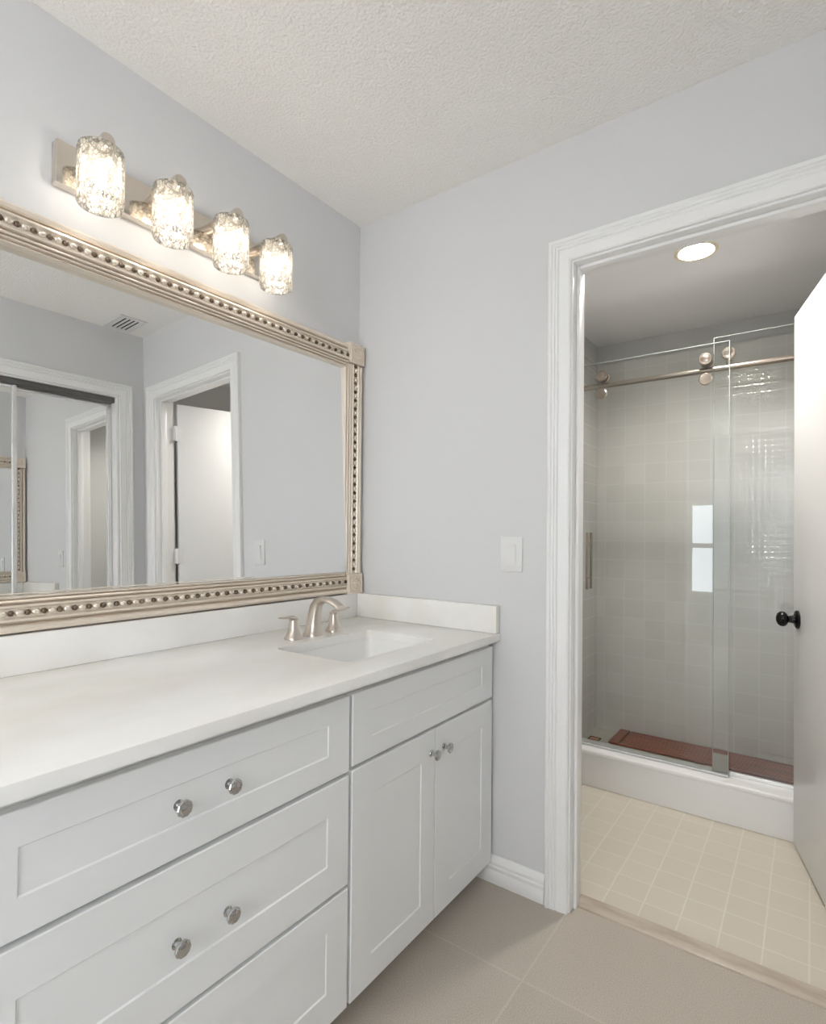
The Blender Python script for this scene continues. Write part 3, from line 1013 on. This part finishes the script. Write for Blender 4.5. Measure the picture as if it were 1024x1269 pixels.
sd = root('sliding_shower_door', (.90, .955, .175), 'clear sliding glass shower door on the left with rollers and a pull bar', 'shower door')
b = None
pane(.525, 1.228, .950, .958, .183, 2.005, 'glass_panel', sd)
for rx in (.697, 1.138):
    b = new()
    lathe(b, (rx, .950, 1.938), (0, -1, 0), [(0, .026), (.016, .026), (.019, .024), (.020, .019), (.0195, .017), (.021, .014), (.021, .001)], 28)
    lathe(b, (rx, .958, 1.938), (0, 1, 0), [(0, .016), (.006, .016), (.006, .026), (.010, .022), (.020, .022), (.024, .026), (.027, .026)], 28)
    obj('roller', b, M['roller'], sd)
    b = new()
    lathe(b, (rx, .950, 1.853), (0, -1, 0), [(0, .026), (.010, .026), (.013, .022), (.012, .018), (.013, .001)], 28)
    lathe(b, (rx, .958, 1.853), (0, 1, 0), [(0, .018), (.012, .018)], 28)
    obj('lower_stop', b, M['roller'], sd)
b = new()
for yy in (.925, .984):
    tube(b, [(.640, yy, .922), (.640, yy, 1.193)], .0065, 12)
for zz in (.975, 1.140):
    tube(b, [(.640, .925, zz), (.640, .9495, zz)], .005, 10); tube(b, [(.640, .9585, zz), (.640, .984, zz)], .005, 10)
obj('pull_bar', b, M['roller'], sd)
b = new(); box(b, .525, 1.228, .949, .959, .176, .183)
obj('bottom_seal', b, M['plastic'], sd)

fp = root('fixed_shower_panel', (1.50, .996, .172), 'clear fixed glass shower panel on the right', 'shower panel')
pane(1.163, SX1 - .001, .992, 1.000, .180, 2.040, 'glass_panel', fp)
b = new(); box(b, 1.163, SX1 - .001, .988, 1.004, .1722, .186, .001, 1)
obj('bottom_channel', b, M['silver_stile'], fp)

rb = root('shower_rail', (1.17, .975, 1.905), 'nickel rail carrying the sliding glass shower door', 'rail')
b = new(); tube(b, [(SX0 + .002, .975, 1.898), (SX1 - .002, .975, 1.898)], .0125, 20)
obj('rail_tube', b, M['roller'], rb)
for xx, sg in ((SX0, 1), (SX1, -1)):
    b = new(); lathe(b, (xx, .975, 1.898), (sg, 0, 0), [(.0005, .0158), (.008, .0158), (.010, .0148), (.030, .0148)], 24)
    obj('wall_bracket', b, M['nickel'], rb)

b = new()
lathe(b, (1.222, .9915, 1.956), (0, -1, 0), [(0, .014), (.0115, .014), (.0115, .027), (.0235, .027), (.0265, .024), (.0275, .017), (.0265, .015), (.0275, .001)], 28)
tube(b, [(1.222, .975, 1.935), (1.222, .975, 1.905)], .010, 12)
obj('panel_clamp', b, M['roller'], rb)

gd = root('glass_door_guide', (1.196, .975, .172), 'small metal guide on the curb where the glass panels overlap', 'door guide')
b = new()
box(b, 1.166, 1.226, .962, .986, .1722, .184, .002, 2); box(b, 1.166, 1.226, .962, .966, .184, .262, .001, 1); box(b, 1.166, 1.226, .980, .986, .184, .200, .001, 1)
obj('guide_body', b, M['guide'], gd)
b = new(); tube(b, [(1.176, .9735, .203), (1.216, .9735, .203)], .006, 10)
obj('guide_clip', b, M['chrome'], gd)

mt = new()
mx0, mx1, my0, my1 = .632, 1.74, 1.305, 1.538
for xx in (mx0 + .01, mx0 + .42, mx0 + .80, mx1 - .055):
    box(mt, xx, xx + .045, my0, my1, .0605, .074, .001, 1)
ns = 9
pw = (my1 - my0) / ns
for k in range(ns):
    box(mt, mx0 + .058, mx1, my0 + k * pw + .002, my0 + (k + 1) * pw - .002, .074, .084, .002, 1)
box(mt, mx0, mx0 + .052, my0, my1, .074, .085, .002, 1)
tag(obj('wooden_shower_mat', mt, M['mat_wood']), 'reddish brown slatted wooden mat on the shower floor', 'bath mat')

dr_ = root('shower_drain', (.545, 1.345, .06), 'small square copper drain grate in the shower corner by the curb', 'drain')
b = new()
for q in ((.515, .575, 1.318, 1.325), (.515, .575, 1.368, 1.375), (.515, .522, 1.325, 1.368), (.568, .575, 1.325, 1.368)):
    box(b, *q, .0605, .068, .001, 1)
obj('drain_rim', b, M['dark'], dr_, label='dark rim')
b = new(); box(b, .522, .568, 1.325, 1.368, .0605, .0655)
for k in range(3):
    box(b, .528, .562, 1.331 + k * .013, 1.336 + k * .013, .0655, .0675, .001, 1)
obj('drain_grate', b, M['coppery'], dr_)
